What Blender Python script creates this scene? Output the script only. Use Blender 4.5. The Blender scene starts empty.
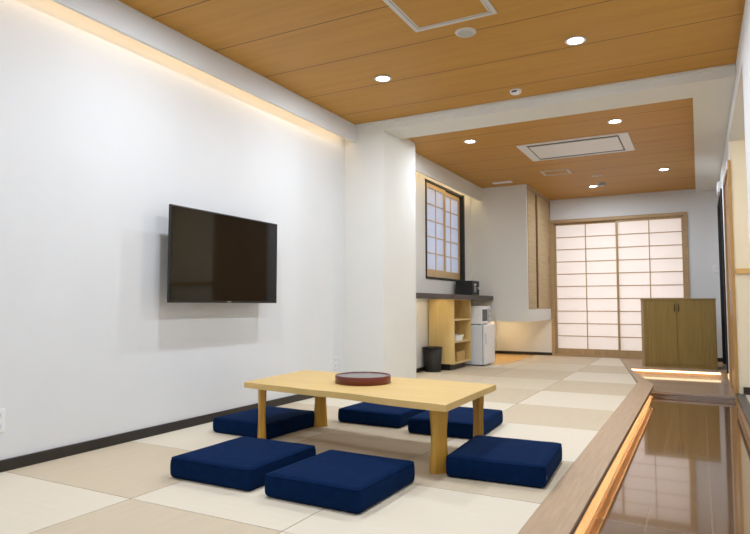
import bpy, bmesh, math, random
from mathutils import Vector, Matrix, noise
random.seed(4)
S = bpy.context.scene
COL = S.collection

# ------------------------------------------------------------------ materials
def new_mat(name):
    m = bpy.data.materials.new(name); m.use_nodes = True
    nt = m.node_tree; b = nt.nodes['Principled BSDF']
    return m, nt, b

def rgba(c): return (c[0], c[1], c[2], 1)

def mat(name, col, rough=.6, var=.06, scale=12, stretch=(1, 1, 1), bump=0., bscale=60, metal=0., spec=.5, coat=0., coords='Object', detail=4):
    """procedural surface: base colour varied by a (stretched) noise, optional noise bump"""
    m, nt, b = new_mat(name)
    tc = nt.nodes.new('ShaderNodeTexCoord'); mp = nt.nodes.new('ShaderNodeMapping')
    mp.inputs['Scale'].default_value = stretch
    nz = nt.nodes.new('ShaderNodeTexNoise'); nz.inputs['Scale'].default_value = scale; nz.inputs['Detail'].default_value = detail
    cr = nt.nodes.new('ShaderNodeValToRGB')
    cr.color_ramp.elements[0].position = .3; cr.color_ramp.elements[1].position = .7
    cr.color_ramp.elements[0].color = rgba([max(0, c*(1-var)) for c in col])
    cr.color_ramp.elements[1].color = rgba([min(1, c*(1+var)) for c in col])
    nt.links.new(tc.outputs[coords], mp.inputs[0]); nt.links.new(mp.outputs[0], nz.inputs[0])
    nt.links.new(nz.outputs[0], cr.inputs[0]); nt.links.new(cr.outputs[0], b.inputs['Base Color'])
    b.inputs['Roughness'].default_value = rough; b.inputs['Metallic'].default_value = metal
    b.inputs['Specular IOR Level'].default_value = spec; b.inputs['Coat Weight'].default_value = coat
    b.inputs['Coat Roughness'].default_value = .08
    if bump:
        n2 = nt.nodes.new('ShaderNodeTexNoise'); n2.inputs['Scale'].default_value = bscale; n2.inputs['Detail'].default_value = 3
        bp = nt.nodes.new('ShaderNodeBump'); bp.inputs['Strength'].default_value = bump; bp.inputs['Distance'].default_value = .002
        nt.links.new(tc.outputs[coords], n2.inputs[0]); nt.links.new(n2.outputs[0], bp.inputs['Height'])
        nt.links.new(bp.outputs[0], b.inputs['Normal'])
    return m

def wood(name, c1, c2, along='x', rough=.45, scale=3., coat=0., spec=.4):
    """wood with grain running along one axis"""
    m, nt, b = new_mat(name)
    tc = nt.nodes.new('ShaderNodeTexCoord'); mp = nt.nodes.new('ShaderNodeMapping')
    st = {'x': (.6, 9, 9), 'y': (9, .6, 9), 'z': (9, 9, .6)}[along]
    mp.inputs['Scale'].default_value = st
    nz = nt.nodes.new('ShaderNodeTexNoise'); nz.inputs['Scale'].default_value = scale; nz.inputs['Detail'].default_value = 6
    nz.inputs['Roughness'].default_value = .6; nz.inputs['Distortion'].default_value = .6
    cr = nt.nodes.new('ShaderNodeValToRGB')
    cr.color_ramp.elements[0].position = .32; cr.color_ramp.elements[1].position = .68
    cr.color_ramp.elements[0].color = rgba(c1); cr.color_ramp.elements[1].color = rgba(c2)
    nt.links.new(tc.outputs['Object'], mp.inputs[0]); nt.links.new(mp.outputs[0], nz.inputs[0])
    nt.links.new(nz.outputs[0], cr.inputs[0]); nt.links.new(cr.outputs[0], b.inputs['Base Color'])
    b.inputs['Roughness'].default_value = rough; b.inputs['Coat Weight'].default_value = coat
    b.inputs['Specular IOR Level'].default_value = spec
    bp = nt.nodes.new('ShaderNodeBump'); bp.inputs['Strength'].default_value = .08; bp.inputs['Distance'].default_value = .002
    nt.links.new(nz.outputs[0], bp.inputs['Height']); nt.links.new(bp.outputs[0], b.inputs['Normal'])
    return m

def grid_lines(m, axis_periods, col, width=.006):
    """adds thin joint lines (axis, period, offset) in object coordinates to an existing material"""
    nt = m.node_tree; b = nt.nodes['Principled BSDF']
    src = b.inputs['Base Color'].links[0].from_socket
    tc = nt.nodes.new('ShaderNodeTexCoord'); sx = nt.nodes.new('ShaderNodeSeparateXYZ')
    nt.links.new(tc.outputs['Object'], sx.inputs[0])
    acc = None
    for ax, per, off, *rng in axis_periods:
        a = nt.nodes.new('ShaderNodeMath'); a.operation = 'SUBTRACT'; a.inputs[1].default_value = off - 100*per
        nt.links.new(sx.outputs[ax], a.inputs[0])
        d = nt.nodes.new('ShaderNodeMath'); d.operation = 'DIVIDE'; d.inputs[1].default_value = per
        nt.links.new(a.outputs[0], d.inputs[0])
        f = nt.nodes.new('ShaderNodeMath'); f.operation = 'FRACT'; nt.links.new(d.outputs[0], f.inputs[0])
        l = nt.nodes.new('ShaderNodeMath'); l.operation = 'LESS_THAN'; l.inputs[1].default_value = width/per
        nt.links.new(f.outputs[0], l.inputs[0])
        if acc is None: acc = l.outputs[0]
        else:
            mx = nt.nodes.new('ShaderNodeMath'); mx.operation = 'MAXIMUM'
            nt.links.new(acc, mx.inputs[0]); nt.links.new(l.outputs[0], mx.inputs[1]); acc = mx.outputs[0]
    mix = nt.nodes.new('ShaderNodeMix'); mix.data_type = 'RGBA'
    nt.links.new(acc, mix.inputs[0]); nt.links.new(src, mix.inputs[6]); mix.inputs[7].default_value = rgba(col)
    nt.links.new(mix.outputs[2], b.inputs['Base Color'])
    return m

def emit(name, col, strength):
    m, nt, b = new_mat(name)
    b.inputs['Base Color'].default_value = rgba(col)
    b.inputs['Emission Color'].default_value = rgba(col); b.inputs['Emission Strength'].default_value = strength
    return m

def paper(name, col, trans=.55):
    m, nt, b = new_mat(name); nt.nodes.remove(b)
    out = nt.nodes['Material Output']
    tc = nt.nodes.new('ShaderNodeTexCoord')
    nz = nt.nodes.new('ShaderNodeTexNoise'); nz.inputs['Scale'].default_value = 25; nz.inputs['Detail'].default_value = 6
    cr = nt.nodes.new('ShaderNodeValToRGB')
    cr.color_ramp.elements[0].color = rgba([c*.95 for c in col]); cr.color_ramp.elements[1].color = rgba(col)
    d = nt.nodes.new('ShaderNodeBsdfDiffuse'); t = nt.nodes.new('ShaderNodeBsdfTranslucent'); mx = nt.nodes.new('ShaderNodeMixShader')
    mx.inputs[0].default_value = trans
    nt.links.new(tc.outputs['Object'], nz.inputs[0]); nt.links.new(nz.outputs[0], cr.inputs[0])
    nt.links.new(cr.outputs[0], d.inputs[0]); nt.links.new(cr.outputs[0], t.inputs[0])
    nt.links.new(d.outputs[0], mx.inputs[1]); nt.links.new(t.outputs[0], mx.inputs[2]); nt.links.new(mx.outputs[0], out.inputs[0])
    return m

M = {}
M['wall'] = mat('white_wallpaper', (.72, .74, .768), .85, .012, 3, bump=.35, bscale=160)
M['wall_warm'] = mat('warm_white_wallpaper', (.74, .74, .71), .85, .012, 3, bump=.35, bscale=160)
M['cream'] = mat('cream_wallpaper', (.80, .75, .63), .85, .012, 3, bump=.3, bscale=160)
M['ceil'] = wood('orange_wood_board', (.465, .232, .030), (.535, .272, .040), 'x', .5, 1.6)
grid_lines(M['ceil'], [(1, .57, 2.65)], (.17, .075, .015), .011)
M['tatami_bright_sheen'] = mat('light_sheen_tatami', (.69, .63, .52), .75, .03, 3, (1, 40, 1), bump=.3, bscale=260)  # all mats are one straw; bright sheen of this weave direction painted in
M['tatami_dull_sheen'] = mat('tan_sheen_tatami', (.575, .49, .365), .75, .04, 3, (40, 1, 1), bump=.3, bscale=260)  # same straw turned, its duller sheen put into the colour
M['tatami_mid_sheen'] = mat('mid_sheen_tatami', (.625, .55, .43), .75, .03, 3, (40, 1, 1), bump=.3, bscale=260)  # rear mats, weaker sheen contrast put into the colour
M['seam'] = mat('dark_seam', (.30, .25, .18), .9)
M['base'] = mat('black_brown_baseboard', (.022, .017, .015), .4, .2, 6)
M['border'] = wood('greyish_oak_border', (.40, .275, .17), (.475, .335, .215), 'y', .5, 6)
M['plank'] = wood('grey_plank', (.29, .205, .15), (.43, .33, .26), 'x', .4, 2.2, coat=.5)
M['riser'] = wood('riser_oak', (.60, .44, .28), (.68, .51, .34), 'y', .6, 3)
M['hall'] = wood('glossy_brown_floor', (.15, .08, .035), (.20, .115, .055), 'y', .075, 1.5, coat=.5, spec=.6)
grid_lines(M['hall'], [(0, .26, .02), (1, .9, .3)], (.23, .15, .09), .007)
M['table'] = wood('light_table_wood', (.63, .43, .155), (.69, .49, .195), 'x', .45, 2.2)
M['leg'] = wood('amber_carved_wood', (.44, .23, .024), (.58, .325, .05), 'z', .4, 3, coat=.15)
M['yellow'] = wood('yellow_wood', (.62, .45, .18), (.70, .52, .23), 'z', .5, 3)
M['frame'] = wood('tan_frame_wood', (.40, .27, .14), (.50, .35, .19), 'z', .5, 3)
M['framex'] = wood('tan_frame_wood_flat', (.40, .27, .14), (.50, .35, .19), 'x', .5, 3)
M['slidewood'] = wood('sliding_door_wood', (.40, .28, .14), (.52, .38, .20), 'y', .5, 4)
M['cab'] = wood('olive_oak', (.25, .165, .038), (.315, .212, .058), 'z', .5, 3.2)
M['cabtop'] = wood('olive_oak_top', (.22, .145, .04), (.28, .19, .06), 'x', .4, 3)
M['lightframe'] = wood('pale_window_wood', (.56, .39, .20), (.64, .46, .25), 'z', .5, 3)
M['doorwood'] = wood('warm_door_wood', (.40, .235, .09), (.49, .30, .125), 'z', .45, 3)
M['dado'] = wood('dado_wood', (.60, .39, .15), (.68, .46, .2), 'x', .4, 3)
M['paper_far'] = paper('shoji_paper', (.86, .82, .80), .5)
M['paper_side'] = paper('shoji_paper_cool', (.80, .82, .88), .5)
M['navy'] = mat('navy_fabric', (.0022, .014, .056), .95, .16, 18, bump=.5, bscale=350, spec=.06)
def add_sheen(m, w, c):
    b = m.node_tree.nodes['Principled BSDF']; b.inputs['Sheen Weight'].default_value = w
    b.inputs['Sheen Tint'].default_value = rgba(c); b.inputs['Sheen Roughness'].default_value = .4
add_sheen(M['navy'], .07, (.08, .2, .6))
M['black'] = mat('black_plastic', (.008, .008, .009), .35, .1, 8)
M['matblack'] = mat('matt_black', (.012, .012, .013), .6, .1, 8)
M['screen'] = mat('tv_glass', (.004, .0035, .003), .05, .05, 4, spec=.5)
M['white'] = mat('white_plastic', (.80, .81, .83), .4, .01, 8)
M['white2'] = mat('bluish_white_enamel', (.70, .74, .80), .35, .01, 8)
M['grey'] = mat('grey_plastic', (.45, .45, .45), .5, .03, 8)
M['darkgrey'] = mat('dark_grey_plastic', (.05, .05, .055), .4, .05, 8)
M['mwglass'] = mat('dark_window', (.05, .055, .065), .15, .1, 6)
M['metal'] = mat('brushed_steel', (.55, .54, .52), .35, .03, 20, metal=1.)
M['bronze'] = mat('dark_bronze', (.10, .06, .035), .35, .1, 20, metal=1.)
M['alu'] = mat('pale_aluminium', (.62, .60, .56), .45, .02, 10, metal=.3)
M['lacquer'] = mat('red_brown_lacquer', (.13, .018, .006), .3, .15, 8, coat=.1)
M['traytop'] = mat('grey_tray_top', (.11, .10, .105), .25, .08, 8, coat=.3)
M['counter'] = wood('dark_counter', (.055, .042, .035), (.075, .058, .048), 'y', .45, 3)
M['floorboard'] = wood('honey_floorboard', (.52, .32, .11), (.62, .40, .16), 'y', .4, 3)
M['sidefloor'] = mat('pale_side_floor', (.62, .60, .56), .3, .04, 3)
M['wicker'] = mat('wicker', (.55, .36, .13), .7, .25, 40, (1, 1, 3), bump=.8, bscale=80)
M['led'] = emit('warm_led', (1., .70, .36), 16)
M['led_under'] = emit('under_led', (1., .72, .38), 20)
M['led_counter'] = emit('counter_led', (1., .78, .48), 15)
M['led_step'] = emit('step_led', (1., .72, .42), 2.6)
M['led_cove'] = emit('warm_cove_led', (1., .74, .42), 4.2)
M['led_hot'] = emit('hall_led', (1., .66, .36), 42)
M['lens'] = emit('downlight_lens', (.93, .96, 1.), 30)
M['red'] = mat('red_plastic', (.5, .02, .02), .4)
M['glass_back'] = mat('outside_wall', (.7, .7, .7), .9)
M['green'] = mat('pale_green_panel', (.35, .6, .45), .4)

# ------------------------------------------------------------------ mesh helpers
def link(name, bm, mats, parent=None, smooth=False, loc=None):
    me = bpy.data.meshes.new(name); bm.normal_update(); bm.to_mesh(me); bm.free()
    o = bpy.data.objects.new(name, me); COL.objects.link(o)
    for m in (mats if isinstance(mats, (list, tuple)) else [mats]): me.materials.append(m)
    if smooth:
        for p in me.polygons: p.use_smooth = True
    if parent: o.parent = parent
    if loc: o.location = loc
    return o

def box(bm, x0, x1, y0, y1, z0, z1, bev=0., mi=0, seg=2):
    vs = [bm.verts.new((x, y, z)) for x in (x0, x1) for y in (y0, y1) for z in (z0, z1)]
    fs = []
    for q in ((0, 1, 3, 2), (4, 6, 7, 5), (0, 4, 5, 1), (2, 3, 7, 6), (0, 2, 6, 4), (1, 5, 7, 3)):
        f = bm.faces.new([vs[i] for i in q]); f.material_index = mi; fs.append(f)
    if bev:
        es = list({e for f in fs for e in f.edges})
        r = bmesh.ops.bevel(bm, geom=es, offset=bev, segments=seg, profile=.5, affect='EDGES')
        for f in r['faces']: f.material_index = mi
    return fs

def boxes(*bs, bev=0.):
    bm = bmesh.new()
    for b in bs: box(bm, *b[:6], bev=(b[6] if len(b) > 6 else bev))
    return bm

def prism(bm, pts, z0, z1, mi=0):
    lo = [bm.verts.new((x, y, z0)) for x, y in pts]; hi = [bm.verts.new((x, y, z1)) for x, y in pts]
    n = len(pts)
    fs = [bm.faces.new(hi), bm.faces.new(lo[::-1])]
    for i in range(n):
        j = (i+1) % n
        fs.append(bm.faces.new([lo[i], lo[j], hi[j], hi[i]]))
    for f in fs: f.material_index = mi
    return fs

def lathe(bm, prof, n=40, c=(0, 0, 0), mi=0):
    """profile [(r, z)] revolved round z"""
    rings = []
    for r, z in prof:
        if r < 1e-6: rings.append([bm.verts.new((c[0], c[1], c[2]+z))])
        else: rings.append([bm.verts.new((c[0]+r*math.cos(2*math.pi*i/n), c[1]+r*math.sin(2*math.pi*i/n), c[2]+z)) for i in range(n)])
    for a, b in zip(rings, rings[1:]):
        for i in range(n):
            j = (i+1) % n
            if len(a) == 1 and len(b) == 1: continue
            if len(a) == 1: f = bm.faces.new([a[0], b[i], b[j]])
            elif len(b) == 1: f = bm.faces.new([a[i], b[0], a[j]])
            else: f = bm.faces.new([a[i], b[i], b[j], a[j]])
            f.material_index = mi
    bmesh.ops.recalc_face_normals(bm, faces=bm.faces[:])

def root(name, label, cat, loc=(0, 0, 0), rz=0., group=None):
    o = bpy.data.objects.new(name, None); COL.objects.link(o); o.empty_display_size = .1
    o.location = loc; o.rotation_euler = (0, 0, rz); o['label'] = label; o['category'] = cat
    if group: o['group'] = group
    return o

def tag(o, label, cat, group=None):
    o['label'] = label; o['category'] = cat
    if group: o['group'] = group
    return o

def struct(name, bm, m, label=None, parent=None):
    o = link(name, bm, m, parent)
    if parent is None:
        o['kind'] = 'structure'
        if label: o['label'] = label; o['category'] = name.split('_')[0]
    return o

def copy_tree(o, parent=None):
    c = o.copy(); COL.objects.link(c)
    if parent: c.parent = parent
    for ch in list(o.children): copy_tree(ch, c)
    return c

# ------------------------------------------------------------------ room constants (metres)
XL, XR = -3.17, .30            # left wall, right wall
YB, YP, YF = -3.0, 5.28, 10.5 # rear wall, pillar face, far shoji wall
ZC, ZB, ZC2 = 2.68, 2.59, 2.64 # ceiling, beam underside, rear ceiling
ZH = -.13                      # lower hall floor
T = .12

# ------------------------------------------------------------------ floor
def clip(poly, a, b, keep):
    """keep side of line a->b on the left"""
    out = []
    def s(p): return (b[0]-a[0])*(p[1]-a[1])-(b[1]-a[1])*(p[0]-a[0])
    for i in range(len(poly)):
        p, q = poly[i], poly[(i+1) % len(poly)]
        sp, sq = s(p)*keep, s(q)*keep
        if sp >= 0: out.append(p)
        if sp*sq < 0:
            t = sp/(sp-sq); out.append((p[0]+t*(q[0]-p[0]), p[1]+t*(q[1]-p[1])))
    return out
bm = bmesh.new()
inner = [(-.622, YB), (-.622, 7.35), (-1.06, 10.0), (-1.14, YF)]
basepoly = [(XL, YB)] + inner + [(XL, YF)]
prism(bm, basepoly, -.12, -.004, 2)
xs = [XL, -2.23, -1.41, -.62]
ys = [YB, -2.62, -1.72, -.82, .08, .98, 1.90, 2.68, 3.46, 4.39, 5.25, 6.17, 7.12, 8.1, 9.1, YF]
pat = {0: 'LDLDLLDLLDLDLDL', 1: 'DLDLDDLDDLDLDLD', 2: 'LDLDLDLDLDLDLDL'}
pat[0] = 'LDLDLLDLLDLDLDL'
pat[0] = ''.join(['L', 'D', 'L', 'D', 'D', 'L', 'D', 'L', 'D', 'L'+'', 'D', 'L', 'D', 'L', 'D'])[:15]
pat[1] = ''.join(['D', 'L', 'D', 'L', 'L', 'D', 'L', 'D', 'D', 'L', 'D', 'L', 'D', 'L', 'D'])[:15]
pat[2] = ''.join(['L', 'D', 'L', 'D', 'D', 'L', 'L', 'D', 'L', 'D', 'L', 'D', 'L', 'D', 'L'])[:15]
g = .0022
for k in range(3):
    for j in range(len(ys)-1):
        p = [(xs[k]+g, ys[j]+g), (xs[k+1]-g, ys[j]+g), (xs[k+1]-g, ys[j+1]-g), (xs[k]+g, ys[j+1]-g)]
        if ys[j+1] > 7.1 and k >= 1:
            p = clip(p, (-.63, 7.35), (-1.07, 10.0), 1); p = clip(p, (-1.07, 10.0), (-1.15, YF), 1)
        if len(p) < 3: continue
        if k == 0 and ys[j+1] > 8.5:      # honey boards under the hanging closet
            if ys[j] < 8.5: p = [(-2.47, ys[j]+g), (xs[1]-g, ys[j]+g), (xs[1]-g, ys[j+1]-g), (-2.47, ys[j+1]-g)]; prism(bm, [(xs[0]+g, ys[j]+g), (-2.47, ys[j]+g), (-2.47, 8.5), (xs[0]+g, 8.5)], -.004, 0, 0)
            else: p = [(-2.47, ys[j]+g), (xs[1]-g, ys[j]+g), (xs[1]-g, ys[j+1]-g), (-2.47, ys[j+1]-g)]
        prism(bm, p, -.004, 0, (4 if k < 2 and ys[j] > 5 else 0) if pat[k][j] == 'L' else 1)
prism(bm, [(XL+g, 8.505), (-2.475, 8.505), (-2.475, YF), (XL+g, YF)], -.004, 0, 3)
bmesh.ops.recalc_face_normals(bm, faces=bm.faces[:])
struct('floor', bm, [M['tatami_bright_sheen'], M['tatami_dull_sheen'], M['seam'], M['floorboard'], M['tatami_mid_sheen']], 'floor of square tatami mats, weave sheen painted as light and tan')

bm = boxes((-.48, XR, YB, YF, ZH-.1, ZH))
struct('floor_hall', bm, M['hall'], 'lower glossy brown hall floor')

# oak border + rear platform, with overhang above the lit riser
bm = bmesh.new()
ZO = -.012
# built from convex pieces so that every face is planar and clean
for q in ([(-.62, YB), (-.451, YB), (-.451, 7.17), (-.62, 7.35)],
          [(-.62, 7.35), (-.451, 7.17), (-.86, 8.95), (-1.06, 10.0)],
          [(-1.06, 10.0), (-.86, 8.95), (XR, 8.95), (XR, YF), (-1.14, YF)]):
    prism(bm, q, ZO, .002)
bmesh.ops.remove_doubles(bm, verts=bm.verts[:], dist=.0001)
struct('trim_1', bm, M['border'], 'greyish oak border edging the raised tatami floor')
bm = bmesh.new()
prism(bm, [(-.60, YB), (-.499, YB), (-.499, 7.16), (-.60, 7.16)], ZH, ZO)
prism(bm, [(-.60, 7.16), (-.499, 7.16), (-.88, 9.02), (-1.0, 9.02)], ZH, ZO)
prism(bm, [(-.499, YB), (-.463, YB), (-.463, 7.22), (-.499, 7.22)], ZH-.02, ZH+.0015)
prism(bm, [(-1.0, 9.02), (XR, 9.02), (XR, 9.12), (-1.0, 9.12)], ZH, ZO)
struct('trim_2', bm, M['riser'], 'lit wooden riser under the oak border')
bm = bmesh.new()
prism(bm, [(-.4985, 7.24), (XR-.001, 7.20), (XR-.001, 9.019), (-.878, 9.019)], -.10, -.075)
prism(bm, [(-.497, 7.26), (XR-.001, 7.22), (XR-.001, 9.019), (-.87, 9.019)], ZH+.001, -.10)
struct('floor_step', bm, M['plank'], 'greyish plank step between hall floor and shoe cabinet')

# LED strips tucked below the oak edges
bm = bmesh.new(); box(bm, -.4550, -.4520, YB+.02, 7.15, -.030, ZO, mi=0); box(bm, -.4615, -.4565, YB+.02, 7.15, ZO-.002, ZO, mi=1)
o = link('led_strip', bm, [M['base'], M['led_hot']])
tag(o, 'long warm LED strip under the oak edge beside the hall floor', 'led light')
o = link('led_strip', boxes((-.84, .22, 8.965, 8.985, ZO-.026, ZO-.001)), M['led_step'])
tag(o, 'short warm LED strip under the platform edge below the shoe cabinet', 'led light')

# ------------------------------------------------------------------ walls
struct('wall_left', boxes((XL-T, XL, YB, YF+T, ZH-.1, ZC+.1)), M['wall'], 'white wall behind the television')
struct('wall_pillar', boxes((XL, -2.72, YP, 6.05, 0, ZB)), M['wall_warm'], 'white square pillar beside the television wall')
# furred wall above the counter carrying the shoji window
wy0, wy1, wz0, wz1 = 7.14, 8.50, 1.205, 2.455
XW, YC = -3.07, 8.91
struct('wall_window', boxes((XL, XW, 6.05, wy0, .986, ZC), (XL, XW, wy1, YC, .986, ZC), (XL, XW, wy0, wy1, .986, wz0), (XL, XW, wy0, wy1, wz1, ZC)), M['wall_warm'], 'white wall above the dark counter')
# far wall
fx0, fx1, fz = -2.178, -.148, 2.255
struct('wall_far', boxes((XL, fx0, YF, YF+T, 0, ZC), (fx1, XR+T, YF, YF+T, ZH, ZC), (fx0, fx1, YF, YF+T, fz, ZC), (fx0, fx1, YF, YF+T, ZH, -.001)), M['wall'], 'white wall around the sliding paper doors')
# right wall with the opening, the wooden door and the black door
struct('wall_right', boxes((XR, XR+T, YB, 4.62, ZH, ZC), (XR, XR+T, 4.62, 6.80, 2.45, ZC), (XR, XR+T, 6.80, 8.05, 2.451, ZC), (XR, XR+T, 6.861, 8.05, 2.265, 2.451), (XR, XR+.0125, 6.80, 6.861, 2.265, 2.451),
                           (XR, XR+T, 8.05, 8.75, ZH, ZC), (XR, XR+T, 8.75, 10.22, 2.32, ZC), (XR, XR+T, 10.22, YF, ZH, ZC)), M['wall'], 'white wall along the hall')
# unseen rear wall; its large window is added to let daylight in
struct('wall_back', boxes((XL, -2.7, YB-T, YB, ZH, ZC), (-.3, XR+T, YB-T, YB, ZH, ZC), (-2.7, -.3, YB-T, YB, 2.3, ZC), (-2.7, -.3, YB-T, YB, ZH, .5)), M['wall'], 'white rear wall with an added window')
# side room behind the opening
struct('wall_side_end', boxes((XR+.013, 2.1, 6.80, 6.80+.05, ZH, 2.45)), M['cream'], 'cream end wall of the side passage')
struct('wall_side_right', boxes((2.0, 2.1, 3.9, 6.80, ZH, 2.45)), M['cream'], 'cream right wall of the side passage')
struct('wall_side_near', boxes((XR+T, 2.1, 3.8, 3.9, ZH, 2.45)), M['cream'], 'cream near wall of the side passage')
struct('ceiling_side', boxes((XR+T, 2.1, 3.8, 6.85, 2.45, 2.5)), M['cream'], 'cream ceiling of the side passage')
struct('floor_side', boxes((XR+.045, 2.0, 3.9, 6.80, ZH, 0)), M['sidefloor'], 'pale floor of the side passage')
struct('trim_3', boxes((XR, XR+.045, 4.62, 6.80, ZH, -.02)), M['border'], 'wooden curb along the hall')
struct('trim_4', boxes((XR-.012, XR+.02, 4.62, 6.80, -.02, .012, .004), (XR+.02, XR+.06, 4.62, 6.80, -.02, .004, .001)), [M['darkgrey']], 'dark metal sill of the side passage')
struct('trim_5', boxes((XR+.02, 2.0, 6.775, 6.80, 1.15, 1.20, .004), (1.975, 2.0, 3.9, 6.775, 1.15, 1.20, .004)), M['dado'], 'pale wooden dado rail in the side passage')
struct('baseboard_side', boxes((XR+.05, 2.0, 6.785, 6.80, 0, .07), (1.985, 2.0, 3.9, 6.785, 0, .07)), M['base'], 'black baseboard in the side passage')

# baseboards
struct('baseboard_left', boxes((XL, XL+.015, YB, YP, 0, .06, .003)), M['base'], 'dark baseboard under the television wall')
struct('baseboard_counter', boxes((XL, XL+.015, 6.05, YF, 0, .05)), M['base'], 'dark baseboard below the counter')
struct('baseboard_far', boxes((XL+.015, fx0, YF-.015, YF, 0, .05), (fx1, XR, YF-.015, YF, 0, .06)), M['base'], 'dark baseboard on the far wall')

# ceilings
struct('ceiling', boxes((XL, XR, YB, YP, ZC, ZC+.1)), M['ceil'], 'orange brown wooden board ceiling over the front room')
struct('ceiling_rear', boxes((-2.89, .006, 5.67, YF, ZC2, ZC2+.06)), M['ceil'], 'orange brown wooden board ceiling over the rear room')
struct('trim_6', boxes((-3.17, XR, YP, 5.67, ZB, ZC+.1), (.006, XR, 5.67, YF, ZB, ZC+.1), (-3.17, -2.89, 5.67, YF, ZC, ZC+.1), (-3.17, -2.72, 5.67, 6.05, ZB, ZC)), M['wall_warm'], 'white beam and dropped ceiling band')
struct('trim_7', boxes((XL, XR, YP-.03, YP, ZC-.022, ZC, .003)), M['wall_warm'], 'thin white edge moulding where ceiling meets beam')
# cove panels (soffits) hiding the strip lights
struct('trim_8', boxes((-3.055, -3.03, YB, YP, 2.50, ZC, .002)), M['wall'], 'white drop panel of the front cove')
struct('trim_9', boxes((-2.92, -2.89, 6.051, YC, 2.434, ZC, .002)), M['wall_warm'], 'white drop panel of the rear cove')
o = link('cove_strip_light', boxes((-3.085, -3.060, YB+.05, 5.2, 2.545, 2.56)), M['led_cove'])
tag(o, 'warm cove strip light behind the drop panel above the television wall', 'strip light')
o = link('cove_strip_light', boxes((-2.955, -2.93, 6.1, 8.85, 2.47, 2.485)), M['led_cove'])
tag(o, 'warm cove strip light behind the drop panel above the small paper window', 'strip light')

# ------------------------------------------------------------------ added rear window (unseen, behind the camera)
w = struct('window_2', boxes((-2.7, -2.64, YB-.09, YB-.02, .5, 2.3), (-.36, -.3, YB-.09, YB-.02, .5, 2.3), (-2.64, -.36, YB-.09, YB-.02, 2.24, 2.3), (-2.64, -.36, YB-.09, YB-.02, .5, .56), (-1.53, -1.47, YB-.09, YB-.02, .56, 2.24)), M['darkgrey'], 'unseen window added in the rear wall')

# ------------------------------------------------------------------ far shoji doors
fr = struct('trim_10', boxes((fx0-.03, fx0+.025, YF-.02, YF+.1, 0, fz+.03, .003), (fx1-.025, fx1+.03, YF-.02, YF+.1, 0, fz+.03, .003), (fx0-.03, fx1+.03, YF-.022, YF+.1, fz-.02, fz+.035, .003), (fx0+.025, fx1-.025, YF-.022, YF+.1, 0, .03, .002)), M['framex'], 'wooden frame around the sliding paper doors')
def shoji(name, x0, x1, y, z0, z1, cols, rows, stile, toprail, botrail, bar, mf, mp, label, depth=.03):
    d = struct(name, boxes((x0, x0+stile, y, y+depth, z0, z1, .002), (x1-stile, x1, y, y+depth, z0, z1, .002),
                           (x0+stile, x1-stile, y, y+depth, z1-toprail, z1), (x0+stile, x1-stile, y, y+depth, z0, z0+botrail)), mf, label)
    a0, a1, b0, b1 = x0+stile, x1-stile, z0+botrail, z1-toprail
    bm = bmesh.new()
    for i in range(1, cols):
        x = a0+(a1-a0)*i/cols; box(bm, x-bar/2, x+bar/2, y+.004, y+.016, b0, b1)
    for j in range(1, rows):
        z = b0+(b1-b0)*j/rows; box(bm, a0, a1, y+.005, y+.015, z-bar/2, z+bar/2)
    lat = link('lattice', bm, mf, d)
    pp = link('paper', boxes((a0-.004, a1+.004, y+.017, y+.019, b0-.004, b1+.004)), mp, d)
    return d
dz0, dz1 = .03, fz-.02
shoji('door_1', fx0+.025, -1.13, YF+.045, dz0, dz1, 2, 10, .032, .035, .095, .014, M['frame'], M['paper_far'], 'left sliding paper door in the far wall')
shoji('door_2', -1.165, fx1-.025, YF+.008, dz0, dz1, 2, 10, .032, .035, .095, .014, M['frame'], M['paper_far'], 'right sliding paper door in the far wall, partly behind the shoe cabinet')

# ------------------------------------------------------------------ small shoji window above the counter (built in local frame facing +x)
def side_window():
    y0, y1, z0, z1, X = wy0, wy1, wz0, wz1, XW
    w = struct('window_1', boxes((X-.08, X+.014, y0-.008, y0+.015, z0-.018, z1+.02, .003), (X-.08, X+.03, y1-.015, y1+.04, z0-.018, z1+.02, .003),
                                 (X-.08, X+.014, y0+.015, y1-.015, z0-.018, z0+.012, .003), (X-.08, X+.014, y0+.015, y1-.015, z1-.012, z1+.02, .003)), M['matblack'], 'black framed paper window above the counter')
    for n, (a, b, xf) in enumerate(((y0+.015, (y0+y1)/2+.03, -.0), ((y0+y1)/2-.03, y1-.015, -.03))):
        xx = X+xf; st = .04
        s = link('sash', boxes((xx-.025, xx, a, a+st, z0+.012, z1-.012), (xx-.025, xx, b-st, b, z0+.012, z1-.012), (xx-.025, xx, a+st, b-st, z0+.012, z0+.11), (xx-.025, xx, a+st, b-st, z1-.07, z1-.012)), M['lightframe'], w)
        bm = bmesh.new(); c0, c1, d0, d1 = a+st, b-st, z0+.11, z1-.07
        box(bm, xx-.014, xx-.004, (c0+c1)/2-.007, (c0+c1)/2+.007, d0, d1)
        for j in range(1, 5):
            z = d0+(d1-d0)*j/5; box(bm, xx-.013, xx-.005, c0, c1, z-.007, z+.007)
        link('lattice', bm, M['lightframe'], s)
        link('paper', boxes((xx-.018, xx-.016, c0-.003, c1+.003, d0-.003, d1+.003)), M['paper_side'], s)
side_window()

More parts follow.
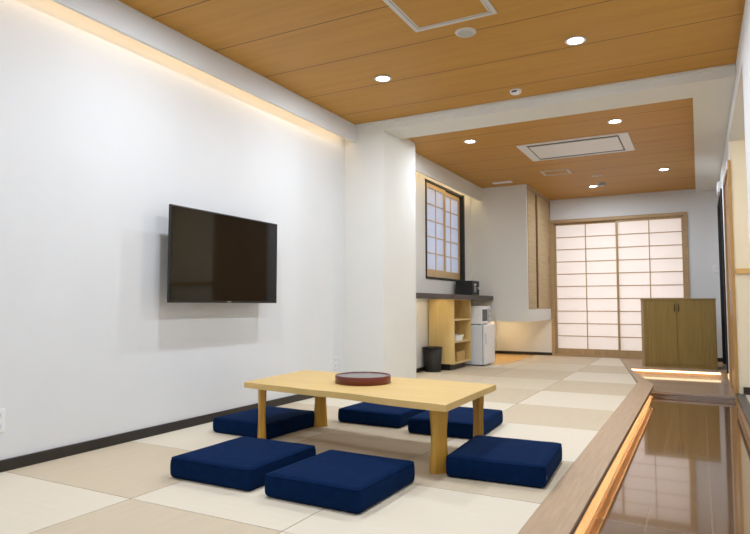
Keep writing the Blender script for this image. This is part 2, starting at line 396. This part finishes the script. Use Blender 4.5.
# ------------------------------------------------------------------ doors in the right wall
d = struct('door_3', boxes((XR+.004, XR+.04, 6.86, 7.99, ZH, 2.205, .002)), M['doorwood'], 'wooden door in the hall wall')
link('handle', boxes((XR-.02, XR+.004, 7.06, 7.08, .75, 1.0, .004)), M['metal'], d)
struct('trim_11', boxes((XR-.015, XR+.012, 6.79, 6.86, ZH, 2.265, .003), (XR-.015, XR+.08, 7.99, 8.05, ZH, 2.265, .003), (XR-.015, XR+.08, 6.86, 7.99, 2.205, 2.265, .003)), M['doorwood'], 'wooden frame of the hall door')
d = struct('door_4', boxes((XR+.02, XR+.06, 8.81, 10.16, .002, 2.26, .002)), M['matblack'], 'black door in the hall wall beside the shoe cabinet')
link('handle', boxes((XR-.01, XR+.02, 8.95, 8.97, .85, 1.05, .004)), M['metal'], d)
struct('trim_12', boxes((XR-.02, XR+.08, 8.75, 8.81, .002, 2.32, .003), (XR-.02, XR+.08, 10.16, 10.22, .002, 2.32, .003), (XR-.02, XR+.08, 8.81, 10.16, 2.26, 2.32, .003)), M['matblack'], 'black frame of the hall door')

# emergency light box high on the right wall
r = root('emergency_light', 'small white box light high on the right wall above the black door', 'emergency light', (XR, 9.0, 2.36))
link('housing', boxes((-.045, 0, -.16, .16, -.07, .07, .008)), M['white'], r)
link('lamp_panel', boxes((-.049, -.045, -.14, .14, -.055, .055, .001)), M['white2'], r)

# light switch on far wall
r = root('light_switch', 'small white light switch on the far wall right of the paper doors', 'light switch', (.235, YF, 1.40))
link('plate', boxes((-.035, .035, -.008, 0, -.06, .06, .003)), M['white'], r)
link('rocker', boxes((-.016, .016, -.012, -.008, -.03, .03, .001)), M['white2'], r)

def outlet(y, z, label):
    r = root('wall_outlet', label, 'wall outlet', (XL, y, z))
    link('plate', boxes((0, .008, -.035, .035, -.06, .06, .003)), M['white'], r)
    for zz in (-.028, .028):
        s = link('socket', boxes((.008, .010, -.018, .018, zz-.015, zz+.015, .001)), M['white2'], r)
        link('slot', boxes((.010, .0105, -.009, -.006, zz-.007, zz+.007), (.010, .0105, .006, .009, zz-.007, zz+.007)), M['grey'], s)
outlet(1.86, .26, 'white wall outlet low on the left wall at the photo edge')
outlet(5.11, .285, 'white wall outlet low on the left wall next to the pillar')

# ------------------------------------------------------------------ downlights
def downlight(x, y, z, label):
    r = root('downlight', label, 'downlight', (x, y, z), group='round recessed downlights')
    bm = bmesh.new(); lathe(bm, [(.050, 0), (.068, -.002), (.070, -.006), (.064, -.011), (.053, -.009), (.050, -.001)], 36)
    link('trim_ring', bm, M['white'], r, True)
    bm = bmesh.new(); lathe(bm, [(.0, -.008), (.030, -.0075), (.052, -.003)], 36)
    link('lens', bm, M['lens'], r, True)
    L = bpy.data.lights.new('downlight_lamp', 'AREA'); L.shape = 'DISK'; L.size = .07; L.color = (.84, .92, 1.0)
    lo = bpy.data.objects.new('downlight_lamp', L); COL.objects.link(lo); lo.location = (0, 0, -.0125); lo.parent = r
    return L
FR, RR = 15.5, 12.5
for x, y, lab in ((-2.2, 4.26, 'round recessed downlight in the front ceiling, left of the ceiling hatch'),
                  (-.70, 4.26, 'round recessed downlight in the front ceiling, right of the ceiling hatch'),
                  (-2.2, 2.50, 'round recessed downlight in the front ceiling above the near end of the television'),
                  (-.70, 2.50, 'round recessed downlight in the front ceiling over the near right cushion'),
                  (-2.2, .74, 'unseen round recessed downlight added in the front ceiling, left of the photographer'),
                  (-.70, .74, 'unseen round recessed downlight added in the front ceiling near the photographer')):
    downlight(x, y, ZC, lab).energy = FR if y > 1 else FR*.7  # the pair nearest the camera is unseen, added for its light
for x, y, lab in ((-2.156, 6.255, 'round recessed downlight in the rear ceiling, nearest the pillar'),
                  (-.67, 6.225, 'round recessed downlight in the rear ceiling, in front of the air conditioner'),
                  (-.356, 8.767, 'round recessed downlight in the rear ceiling above the shoe cabinet'),
                  (-1.353, 9.53, 'round recessed downlight in the rear ceiling, nearest the far paper doors')):
    downlight(x, y, ZC2, lab).energy = RR

# ------------------------------------------------------------------ ceiling fittings
def hatch(x0, x1, y0, y1, z, label, fw=.03):
    r = root('ceiling_hatch', label, 'ceiling hatch', ((x0+x1)/2, (y0+y1)/2, z))
    a, b = (x1-x0)/2, (y1-y0)/2
    link('frame', boxes((-a, a, -b, -b+fw, -.008, 0), (-a, a, b-fw, b, -.008, 0), (-a, -a+fw, -b+fw, b-fw, -.008, 0), (a-fw, a, -b+fw, b-fw, -.008, 0)), M['alu'], r)
    link('inner_frame', boxes((-a+fw+.004, a-fw-.004, -b+fw+.004, -b+fw+.016, -.006, 0), (-a+fw+.004, a-fw-.004, b-fw-.016, b-fw-.004, -.006, 0), (-a+fw+.004, -a+fw+.016, -b+fw+.016, b-fw-.016, -.006, 0), (a-fw-.016, a-fw-.004, -b+fw+.016, b-fw-.016, -.006, 0)), M['alu'], r)
    link('panel', boxes((-a+fw+.016, a-fw-.016, -b+fw+.016, b-fw-.016, -.004, 0)), M['ceil'], r)
hatch(-1.62, -1.06, 3.06, 3.62, ZC, 'square wooden ceiling hatch with aluminium frame at the top of the photo')

r = root('round_ceiling_vent', 'round slotted vent in the front ceiling beside the square hatch', 'ceiling vent', (-1.33, 3.79, ZC))
bm = bmesh.new(); lathe(bm, [(0, -.010), (.050, -.012), (.062, -.010), (.070, -.003), (.071, 0)], 40)
link('cover', bm, M['alu'], r, True)
bm = bmesh.new()
for i in range(-3, 4):
    h = math.sqrt(max(0, .052**2-(i*.014)**2)); box(bm, i*.014-.003, i*.014+.003, -h, h, -.0135, -.011)
link('slots', bm, M['grey'], r)

r = root('motion_sensor', 'small white ceiling sensor on the front ceiling near the white beam', 'ceiling sensor', (-1.33, 5.05, ZC))
bm = bmesh.new(); lathe(bm, [(0, -.03), (.038, -.028), (.046, -.02), (.050, 0)], 32)
link('housing', bm, M['white'], r, True)
link('sensor_eye', boxes((-.022, .022, -.052, -.040, -.026, -.014, .002)), M['darkgrey'], r)

r = root('smoke_detector', 'small grey round detector on the rear ceiling beside a downlight', 'smoke detector', (-1.21, 9.36, ZC2))
bm = bmesh.new(); lathe(bm, [(0, -.045), (.035, -.043), (.05, -.03), (.052, -.015), (.058, -.012), (.06, 0)], 32)
link('housing', bm, M['grey'], r, True)
bm = bmesh.new(); lathe(bm, [(.0505, -.026), (.0525, -.026), (.0525, -.02), (.0505, -.02)], 32)
link('slot_band', bm, M['darkgrey'], r)
o = link('ceiling_marker', boxes((-.07, .07, -.02, .02, -.008, 0, .002)), M['alu'], loc=(-1.19, 8.77, ZC2))
tag(o, 'tiny pale plate on the rear ceiling in front of the round detector', 'ceiling plate')
o = link('ceiling_vent', boxes((-.14, .14, -.05, .05, -.012, 0, .003)), M['white'], loc=(-2.48, 8.60, ZC2))
tag(o, 'narrow white vent on the rear ceiling just before the hanging closet', 'ceiling vent')
o = hatch(-1.83, -1.465, 8.14, 8.44, ZC2, 'small wooden hatch in the rear ceiling behind the air conditioner', .02)

r = root('ceiling_air_conditioner', 'long white recessed cassette air conditioner in the rear ceiling', 'air conditioner', (-1.18, 7.09, ZC2))
a, b = .585, .40
link('panel_frame', boxes((-a, -a+.10, -b, b, -.012, 0, .003), (a-.10, a, -b, b, -.012, 0, .003), (-a+.1, a-.1, -b, -b+.035, -.012, 0), (-a+.1, a-.1, b-.035, b, -.012, 0)), M['white'], r)
link('back_plate', boxes((-a+.10, a-.10, -b+.035, b-.035, -.006, 0)), M['black'], r)
link('grille', boxes((-a+.115, a-.115, -b+.105, b-.105, -.013, -.007, .003)), M['white'], r)
for s in (-1, 1):
    link('air_flap', boxes((-a+.11, a-.11, s*(b-.075)-.014, s*(b-.075)+.014, -.010, -.006, .001)), M['black'], r)

# ------------------------------------------------------------------ television
TX, ty0, ty1, tz0, tz1 = -3.02, 2.835, 3.972, .865, 1.509
r = root('television', 'flat black television mounted on the white left wall', 'television', (TX, (ty0+ty1)/2, (tz0+tz1)/2))
hw, hh = (ty1-ty0)/2, (tz1-tz0)/2
link('casing', boxes((-.020, 0, -hw, hw, -hh, hh, .004)), M['black'], r)
link('rear_housing', boxes((-.075, -.020, -hw*.7, hw*.7, -hh*.8, hh*.5, .01)), M['matblack'], r)
link('screen', boxes((0, .002, -hw+.010, hw-.010, -hh+.018, hh-.010)), M['screen'], r)
link('badge', boxes((.0022, .0032, -.02, .02, -hh+.004, -hh+.012)), M['metal'], r)
m = link('wall_mount', boxes((-.15, -.075, -.03, .03, -.10, .06, .004), (-.15, -.135, -.22, .22, -.14, .12, .003)), M['matblack'], r)

# ------------------------------------------------------------------ low table
A, B, C_, D = Vector((-2.495, 2.96)), Vector((-1.077, 2.737)), Vector((-1.086, 3.577)), Vector((-2.56, 3.71))
r = root('low_table', 'low light wood live-edge table with four carved legs, among the navy cushions', 'low table', (-1.87, 3.35, 0))
def loc2(p): return (p[0]+1.87, p[1]-3.35)
bm = bmesh.new()
pts = []
N = 26
def edge(P, Q, amp, seed):
    out = []
    for i in range(N):
        t = i/N; p = P.lerp(Q, t); d = (Q-P).normalized(); n = Vector((d.y, -d.x))
        w = amp*(math.sin(t*7.3+seed)+.6*math.sin(t*15+seed*2))*math.sin(math.pi*t)
        out.append(p+n*w)
    return out
pts = edge(A, B, .010, 1.0) + edge(B, C_, .001, 0) + edge(C_, D, .008, 2.) + edge(D, A, .001, 0)
prism(bm, [loc2(p) for p in pts], .341, .375)
es = [e for e in bm.edges if abs(e.verts[0].co.z-e.verts[1].co.z) < 1e-5]
bmesh.ops.bevel(bm, geom=es, offset=.004, segments=2, profile=.5, affect='EDGES')
link('tabletop', bm, M['table'], r)
def table_leg(cx, cy, ang):
    bm = bmesh.new(); n = 8; rings = []
    K = 14
    for k in range(K+1):
        t = k/K; z = .3415*t
        wv = 1.0+.085*math.cos(2*math.pi*(t-.03)) - .03*math.sin(math.pi*t) + .02*math.sin(t*17+cx*9)
        hx, hy = .046*wv, .023*(1+.08*math.cos(2*math.pi*t))
        ring = []
        for i in range(n):
            a = 2*math.pi*(i+.5)/n; ca, sa = math.cos(a), math.sin(a)
            x = hx*math.copysign(abs(ca)**.55, ca); y = hy*math.copysign(abs(sa)**.55, sa)
            ring.append(bm.verts.new((cx+x*math.cos(ang)-y*math.sin(ang), cy+x*math.sin(ang)+y*math.cos(ang), z)))
        rings.append(ring)
    for a, b in zip(rings, rings[1:]):
        for i in range(n): bm.faces.new([a[i], a[(i+1) % n], b[(i+1) % n], b[i]])
    bm.faces.new(rings[0][::-1]); bm.faces.new(rings[-1])
    o = link('leg', bm, M['leg'], r)
for lx, ly, an in ((-1.19, 2.925, 45), (-2.405, 3.025, -45), (-1.165, 3.475, -45), (-2.37, 3.63, 45)):
    q = loc2((lx, ly)); table_leg(q[0], q[1], math.radians(an))

# tray
r = root('round_tray', 'round red-brown lacquered tray with grey top on the low table', 'tray', (-1.835, 3.285, .3755))
bm = bmesh.new(); lathe(bm, [(0, 0), (.167, 0), (.171, .004), (.171, .045), (.168, .048), (.163, .047), (.161, .042)], 64)
link('rim', bm, M['lacquer'], r, True)
bm = bmesh.new(); lathe(bm, [(.161, .042), (0, .042)], 64)
link('top_surface', bm, M['traytop'], r)

# ------------------------------------------------------------------ cushions
def cushion_mesh(hx, hy, h):
    bm = bmesh.new(); bmesh.ops.create_cube(bm, size=2)
    bmesh.ops.subdivide_edges(bm, edges=bm.edges[:], cuts=22, use_grid_fill=True)
    rr = .020
    for v in bm.verts:
        p = v.co.copy()
        # denser towards the rims so the roll of the edge is smooth
        f = lambda t: math.copysign(1-(1-abs(t))**1.35, t)
        p = Vector((f(p.x), f(p.y), f(p.z)))
        q = Vector((p.x*hx, p.y*hy, p.z*h/2))
        lim = Vector((hx-rr, hy-rr, h/2-rr))
        c = Vector([max(-lim[i], min(lim[i], q[i])) for i in range(3)])
        d = q-c
        if d.length > 1e-6: q = c+d.normalized()*min(rr, max(abs(d[i]) for i in range(3)))
        u = (1-min(1, abs(p.x))**4)*(1-min(1, abs(p.y))**4)
        if p.z > 0: q.z += .006*u*p.z
        side = 1-abs(p.z)**2
        q.x += math.copysign(.004*side, q.x)*(1 if abs(p.x) > .98 else 0); q.y += math.copysign(.004*side, q.y)*(1 if abs(p.y) > .98 else 0)
        nz = noise.noise(Vector((q.x*9+hx*40, q.y*9+hy*31, q.z*14)))
        q.z += .0018*nz if p.z > 0 else 0
        v.co = q+Vector((0, 0, h/2))
    # sewn rim seam lines as raised piping come as a separate part
    return bm
def piping(hx, hy, z):
    bm = bmesh.new(); rr = .020; path = []
    for cx, cy, a0 in ((hx-rr, hy-rr, 0), (-hx+rr, hy-rr, 90), (-hx+rr, -hy+rr, 180), (hx-rr, -hy+rr, 270)):
        for k in range(5):
            a = math.radians(a0+90*k/4); path.append((cx+rr*math.cos(a)*.93, cy+rr*math.sin(a)*.93))
    n = len(path); rings = []
    for i in range(n):
        p = Vector(path[i]); t = (Vector(path[(i+1) % n])-Vector(path[i-1])).normalized(); nn = Vector((t.y, -t.x))
        rings.append([bm.verts.new((p.x+nn.x*.003*math.cos(a), p.y+nn.y*.003*math.cos(a), z+.003*math.sin(a))) for a in [k*math.pi/3 for k in range(6)]])
    for i in range(n):
        a, b = rings[i], rings[(i+1) % n]
        for k in range(6): bm.faces.new([a[k], a[(k+1) % 6], b[(k+1) % 6], b[k]])
    bmesh.ops.recalc_face_normals(bm, faces=bm.faces[:])
    return bm
def cushion(cx, cy, hx, hy, h, rot, label, pull=None):
    r = root('floor_cushion', label, 'cushion', (cx, cy, 0), math.radians(rot), 'navy floor cushions around the low table')
    link('pad', cushion_mesh(hx, hy, h), M['navy'], r, True)
    link('piping', piping(hx, hy, h-.008), M['navy'], r, True)
    if pull:
        o = link('zip_pull', boxes((pull[0]-.003, pull[0]+.003, pull[1]-.003, pull[1]+.003, h*.35, h*.55, .001)), M['metal'], r)
cushion(-2.075, 2.485, .25, .275, .105, 0, 'navy square floor cushion left of the nearest one, in front of the table')
cushion(-1.475, 2.45, .245, .265, .105, -1, 'nearest navy square floor cushion, in front of the table', (-.247, -.245))
cushion(-.905, 3.15, .240, .275, .105, 3, 'navy square floor cushion at the right end of the table', (.241, -.245))
cushion(-1.50, 4.02, .245, .30, .10, 2, 'navy square floor cushion behind the table, partly behind the right legs')
cushion(-2.09, 4.05, .25, .235, .10, -1, 'navy square floor cushion behind the table, seen below the round tray')
cushion(-2.645, 3.39, .24, .28, .10, -2, 'navy square floor cushion between table and television wall')

# ------------------------------------------------------------------ counter with things under and on it
o = link('counter_top', boxes((XL+.001, -2.73, 6.051, YC-.001, .938, .985, .003), (-2.75, -2.731, 6.052, YC-.002, .922, .939)), M['counter'])
tag(o, 'dark brown counter top along the left wall of the rear room', 'counter')

o = link('led_strip', boxes((-2.98, -2.95, 6.15, 7.35, .934, .9378)), M['led_counter'])
tag(o, 'warm LED strip under the dark counter between pillar and yellow shelf unit', 'led light')

def shelf_unit():
    x0, x1, y0, y1, z0, z1 = XL+.016, -2.80, 7.42, 8.08, .085, .937
    r = root('shelf_unit', 'yellow wood open shelf unit under the dark counter', 'shelf unit', ((x0+x1)/2, (y0+y1)/2, 0))
    cx, cy = (x0+x1)/2, (y0+y1)/2
    def bx(*b, bev=.001): return boxes((b[0]-cx, b[1]-cx, b[2]-cy, b[3]-cy, b[4], b[5], bev))
    t = .022
    link('side_panel', bx(x0, x1, y0, y0+t, z0, z1), M['yellow'], r)
    link('side_panel', bx(x0, x1, y1-t, y1, z0, z1), M['yellow'], r)
    link('back_panel', bx(x0, x0+.012, y0+t, y1-t, z0, z1), M['yellow'], r)
    for z in (z0, z0+.27, z0+.56, z1-t):
        link('shelf', bx(x0+.012, x1, y0+t, y1-t, z, z+t), M['yellow'], r)
    link('plinth', bx(x0+.02, x1-.08, y0+.06, y1-.04, 0, z0), M['base'], r)
    return r
shelf_unit()
# things on its shelves
r = root('wicker_basket', 'small wicker basket on the bottom shelf of the yellow unit', 'basket', (-2.90, 7.72, .1075))
bm = bmesh.new()
for s in ((-.085, -.075, -.14, .14, 0, .13), (.075, .085, -.14, .14, 0, .13), (-.075, .075, -.14, -.13, 0, .13), (-.075, .075, .13, .14, 0, .13), (-.075, .075, -.13, .13, 0, .008)): box(bm, *s)
link('basket_body', bm, M['wicker'], r)
bm = bmesh.new()
for k in range(7):
    z = .012+k*.018; box(bm, .085, .089, -.142, .142, z, z+.010)
    box(bm, -.087, .087, -.144, -.140, z, z+.010)
link('weave_band', bm, M['wicker'], r)
r = root('tea_box', 'low white box with cups on the middle shelf of the yellow unit', 'box', (-2.90, 7.68, .3775))
link('box_body', boxes((-.08, .08, -.12, .10, 0, .006), (-.08, -.074, -.12, .10, .006, .07), (.074, .08, -.12, .10, .006, .07), (-.074, .074, -.12, -.114, .006, .07), (-.074, .074, .094, .10, .006, .07)), M['white'], r)
def cup(x, y, z, lab, m):
    bm = bmesh.new(); lathe(bm, [(0, 0), (.022, 0), (.030, .035), (.036, .075), (.033, .075), (.027, .035), (.020, .006), (0, .006)], 24)
    o = link('tea_cup', bm, m, None, True, (x, y, z)); tag(o, lab, 'cup', 'cups on the middle shelf')
cup(-2.86, 7.85, .3775, 'pale yellow cup at the right of the middle shelf, nearest the front', mat('pale_yellow_glaze', (.78, .70, .38), .3))
cup(-2.95, 7.86, .3775, 'white cup at the back right of the middle shelf', M['white'])

r = root('mini_fridge', 'white mini fridge under the counter, below the microwave', 'fridge', (-2.90, 8.42, 0))
link('cabinet_body', boxes((-.25, .225, -.225, .225, .018, .572, .008)), M['white2'], r)
d = link('fridge_door', boxes((.231, .268, -.225, .225, .024, .570, .008)), M['white'], r)
link('door_handle', boxes((.268, .276, -.215, -.20, .30, .46, .003)), M['grey'], d)
link('gasket', boxes((.225, .231, -.218, .218, .03, .565)), M['darkgrey'], r)
for sx in (-.2, .2):
    for sy in (-.17, .17):
        bm = bmesh.new(); lathe(bm, [(0, 0), (.015, 0), (.015, .018), (0, .018)], 16, (sx, sy, 0)); link('foot', bm, M['black'], r)

r = root('microwave', 'white microwave oven standing on the mini fridge', 'microwave', (-2.865, 8.40, .5725))
link('housing', boxes((-.17, .165, -.22, .22, .008, .262, .008)), M['white'], r)
f = link('oven_door', boxes((.165, .182, -.215, .10, .012, .258, .005)), M['white'], r)
link('door_glass', boxes((.182, .184, -.175, .055, .05, .215, .001)), M['mwglass'], f)
link('door_pull', boxes((.182, .198, .07, .085, .04, .23, .003)), M['grey'], f)
c = link('control_panel', boxes((.165, .180, .104, .218, .012, .258, .004)), M['white2'], r)
for z in (.19, .12):
    bm = bmesh.new(); lathe(bm, [(0, .0), (.016, 0), (.014, .012), (0, .012)], 24)
    bmesh.ops.rotate(bm, verts=bm.verts[:], cent=(0, 0, 0), matrix=Matrix.Rotation(math.radians(90), 3, 'Y'))
    bmesh.ops.translate(bm, verts=bm.verts[:], vec=(.180, .161, z)); link('dial', bm, M['grey'], c, True)
link('open_button', boxes((.180, .184, .13, .19, .035, .06, .001)), M['grey'], c)
for sx in (-.13, .13):
    for sy in (-.18, .18):
        bm = bmesh.new(); lathe(bm, [(0, 0), (.012, 0), (.012, .008), (0, .008)], 12, (sx, sy, 0)); link('foot', bm, M['black'], r)

r = root('safe_box', 'small black safe with a keypad on the dark counter below the paper window', 'safe', (-2.905, 8.245, .9855))
link('safe_body', boxes((-.12, .125, -.15, .15, 0, .205, .004)), M['black'], r)
f = link('safe_door', boxes((.125, .131, -.135, .135, .012, .193, .002)), M['matblack'], r)
link('display', boxes((.131, .133, -.09, .0, .13, .165)), M['grey'], f)
for i in range(3):
    for j in range(3):
        link('key', boxes((.131, .134, -.09+i*.033, -.07+i*.033, .045+j*.026, .062+j*.026)), M['grey'], f)
bm = bmesh.new(); lathe(bm, [(0, 0), (.02, 0), (.017, .02), (0, .02)], 24)
bmesh.ops.rotate(bm, verts=bm.verts[:], cent=(0, 0, 0), matrix=Matrix.Rotation(math.radians(90), 3, 'Y'))
bmesh.ops.translate(bm, verts=bm.verts[:], vec=(.131, .07, .10)); link('knob', bm, M['metal'], f, True)

r = root('waste_bin', 'black cylindrical waste bin on the tatami before the yellow shelf unit', 'waste bin', (-3.035, 7.27, 0))
bm = bmesh.new(); lathe(bm, [(0, 0), (.098, 0), (.102, .006), (.120, .300), (.118, .300), (.100, .008), (0, .008)], 40)
link('bin_body', bm, M['matblack'], r, True)
bm = bmesh.new(); lathe(bm, [(.118, .298), (.126, .298), (.126, .312), (.118, .312), (.118, .298)], 40)
link('rim', bm, M['black'], r, True)

# ------------------------------------------------------------------ hanging closet
CX0, CX1, CY0, CY1, CZ0, CZ1 = XW, -2.21, YC, YF, .605, ZC2
r = root('hanging_closet', 'white hanging closet with wooden sliding doors beside the far paper doors', 'closet', ((CX0+CX1)/2, (CY0+CY1)/2, CZ0))
cx, cy = (CX0+CX1)/2, (CY0+CY1)/2
def cb(*b, bev=.0): return (b[0]-cx, b[1]-cx, b[2]-cy, b[3]-cy, b[4]-CZ0, b[5]-CZ0, bev)
link('casing', boxes(cb(XL+.001, CX1, CY0, CY0+.04, CZ0, CZ1), cb(XL+.001, CX1-.03, CY0+.04, CY1, .645, .79), cb(CX1-.03, CX1, CY0+.04, CY1, CZ0, .79), cb(XL+.001, CX0, CY0+.04, CY1, .79, CZ1), cb(CX0, CX1, CY0+.04, CY1, CZ1-.02, CZ1)), M['wall_warm'], r)
link('door_frame', boxes(cb(CX1-.06, CX1+.008, CY0+.04, CY0+.055, .79, CZ1-.02), cb(CX1-.06, CX1+.008, CY1-.03, CY1, .79, CZ1-.02), cb(CX1-.06, CX1+.006, CY0+.055, CY1-.03, CZ1-.045, CZ1-.02), cb(CX1-.06, CX1+.006, CY0+.055, CY1-.03, .79, .805)), M['frame'], r)
ym = 9.60
d = link('sliding_door', boxes(cb(CX1-.05, CX1-.030, CY0+.055, ym+.03, .805, CZ1-.045)), M['slidewood'], r)
link('door_stile', boxes(cb(CX1-.030, CX1-.020, ym-.0, ym+.03, .805, CZ1-.045)), mat('dark_stile', (.10, .055, .025), .5), d)
d = link('sliding_door', boxes(cb(CX1-.025, CX1-.005, ym+.03, CY1-.03, .805, CZ1-.045)), M['slidewood'], r)
link('finger_pull', boxes(cb(CX1-.005, CX1-.003, CY1-.12, CY1-.09, 1.55, 1.67)), M['bronze'], d)
o = link('led_strip', boxes((-3.0, -2.97, 9.0, 10.3, .628, .6445)), M['led_under'])
tag(o, 'warm LED strip under the hanging closet at the wall', 'led light')

# ------------------------------------------------------------------ shoe cabinet
x0, x1, y0, y1, zt = -.715, .195, 9.20, 9.58, .935
r = root('shoe_cabinet', 'olive brown wooden two door shoe cabinet in front of the paper doors', 'cabinet', ((x0+x1)/2, (y0+y1)/2, .0025))
a, b = (x1-x0)/2, (y1-y0)/2
link('carcass', boxes((-a, a, -b+.022, b, .0, zt-.022, .001)), M['cab'], r)
link('cabinet_top', boxes((-a-.004, a+.004, -b-.004, b, zt-.022, zt, .001)), M['cabtop'], r)
link('side_stile', boxes((-a, -a+.035, -b, -b+.021, 0, zt-.023, .001)), M['frame'], r)
for s, (p, q) in ((1, (-a+.037, -.012)), (-1, (-.008, a-.002))):
    d = link('cabinet_door', boxes((p, q, -b, -b+.020, .045, zt-.025, .001)), M['cab'], r)
    hx = q-.028 if s == 1 else p+.016
    h = link('handle', boxes((hx, hx+.012, -b-.022, -b-.014, .76, .86, .002), (hx, hx+.012, -b-.014, -b, .765, .775), (hx, hx+.012, -b-.014, -b, .845, .855)), M['bronze'], d)
link('kick_board', boxes((-a+.037, a-.002, -b+.004, -b+.021, 0, .042)), M['cab'], r)

# ------------------------------------------------------------------ lights
def area(name, loc, rot, sx, sy, e, col, spread=180):
    L = bpy.data.lights.new(name, 'AREA'); L.shape = 'RECTANGLE'; L.size = sx; L.size_y = sy; L.energy = e; L.color = col; L.spread = math.radians(spread)
    o = bpy.data.objects.new(name, L); COL.objects.link(o); o.location = loc; o.rotation_euler = [math.radians(a) for a in rot]
    return o
# added daylight fill outside the unseen rear window; lamps in the spaces behind the paper doors and the paper window
area('rear_window_fill', (-1.5, YB-.25, 1.4), (90, 0, 0), 2.3, 1.7, 20, (.80, .89, 1.0))
area('lamp_behind_paper_doors', (-1.1, YF+.75, 1.2), (-90, 0, 0), 2.3, 2.4, 50, (1.0, .96, .94))
area('daylight_behind_window', (-3.165, (wy0+wy1)/2, (wz0+wz1)/2), (0, -90, 0), 1.1, 1.3, 4.5, (.78, .86, 1.0))
# ceiling lamp of the side passage
r = root('passage_lamp', 'round flush ceiling lamp in the side passage', 'ceiling lamp', (1.1, 5.6, 2.45))
bm = bmesh.new(); lathe(bm, [(0, -.10), (.13, -.095), (.16, -.07), (.16, .001)], 32)
link('diffuser', bm, emit('passage_lamp_glow', (1., .84, .60), 28), r, True)

w = bpy.data.worlds.new('World'); S.world = w; w.use_nodes = True
bg = w.node_tree.nodes['Background']
sky = w.node_tree.nodes.new('ShaderNodeTexSky'); sky.sky_type = 'NISHITA'; sky.sun_elevation = math.radians(25); sky.sun_disc = False
w.node_tree.links.new(sky.outputs[0], bg.inputs[0]); bg.inputs[1].default_value = .12

# ------------------------------------------------------------------ camera
cam = bpy.data.cameras.new('camera'); co = bpy.data.objects.new('camera', cam); COL.objects.link(co)
W, H = 750., 534.
vy, vx = (699., 305.), (-765., 305.)
f = math.sqrt(-((vy[0]-W/2)*(vx[0]-W/2)+(vy[1]-H/2)**2))
dd = Vector((vy[0]-W/2, -(vy[1]-H/2), -f)).normalized()
ee = -Vector((vx[0]-W/2, -(vx[1]-H/2), -f)).normalized()
uu = ee.cross(dd)
co.matrix_world = Matrix.Translation((0, 0, .85)) @ Matrix((ee, dd, uu)).to_4x4()
cam.sensor_width = 36; cam.lens = f*36/W; cam.clip_start = .02
S.camera = co
S.view_settings.view_transform = 'Standard'; S.view_settings.look = 'None'; S.view_settings.gamma = 1
S.view_settings.use_curve_mapping = False
S.view_settings.exposure = .27
S.cycles.max_bounces = 10; S.cycles.diffuse_bounces = 6; S.cycles.use_denoising = True
S.cycles.sample_clamp_indirect = 8
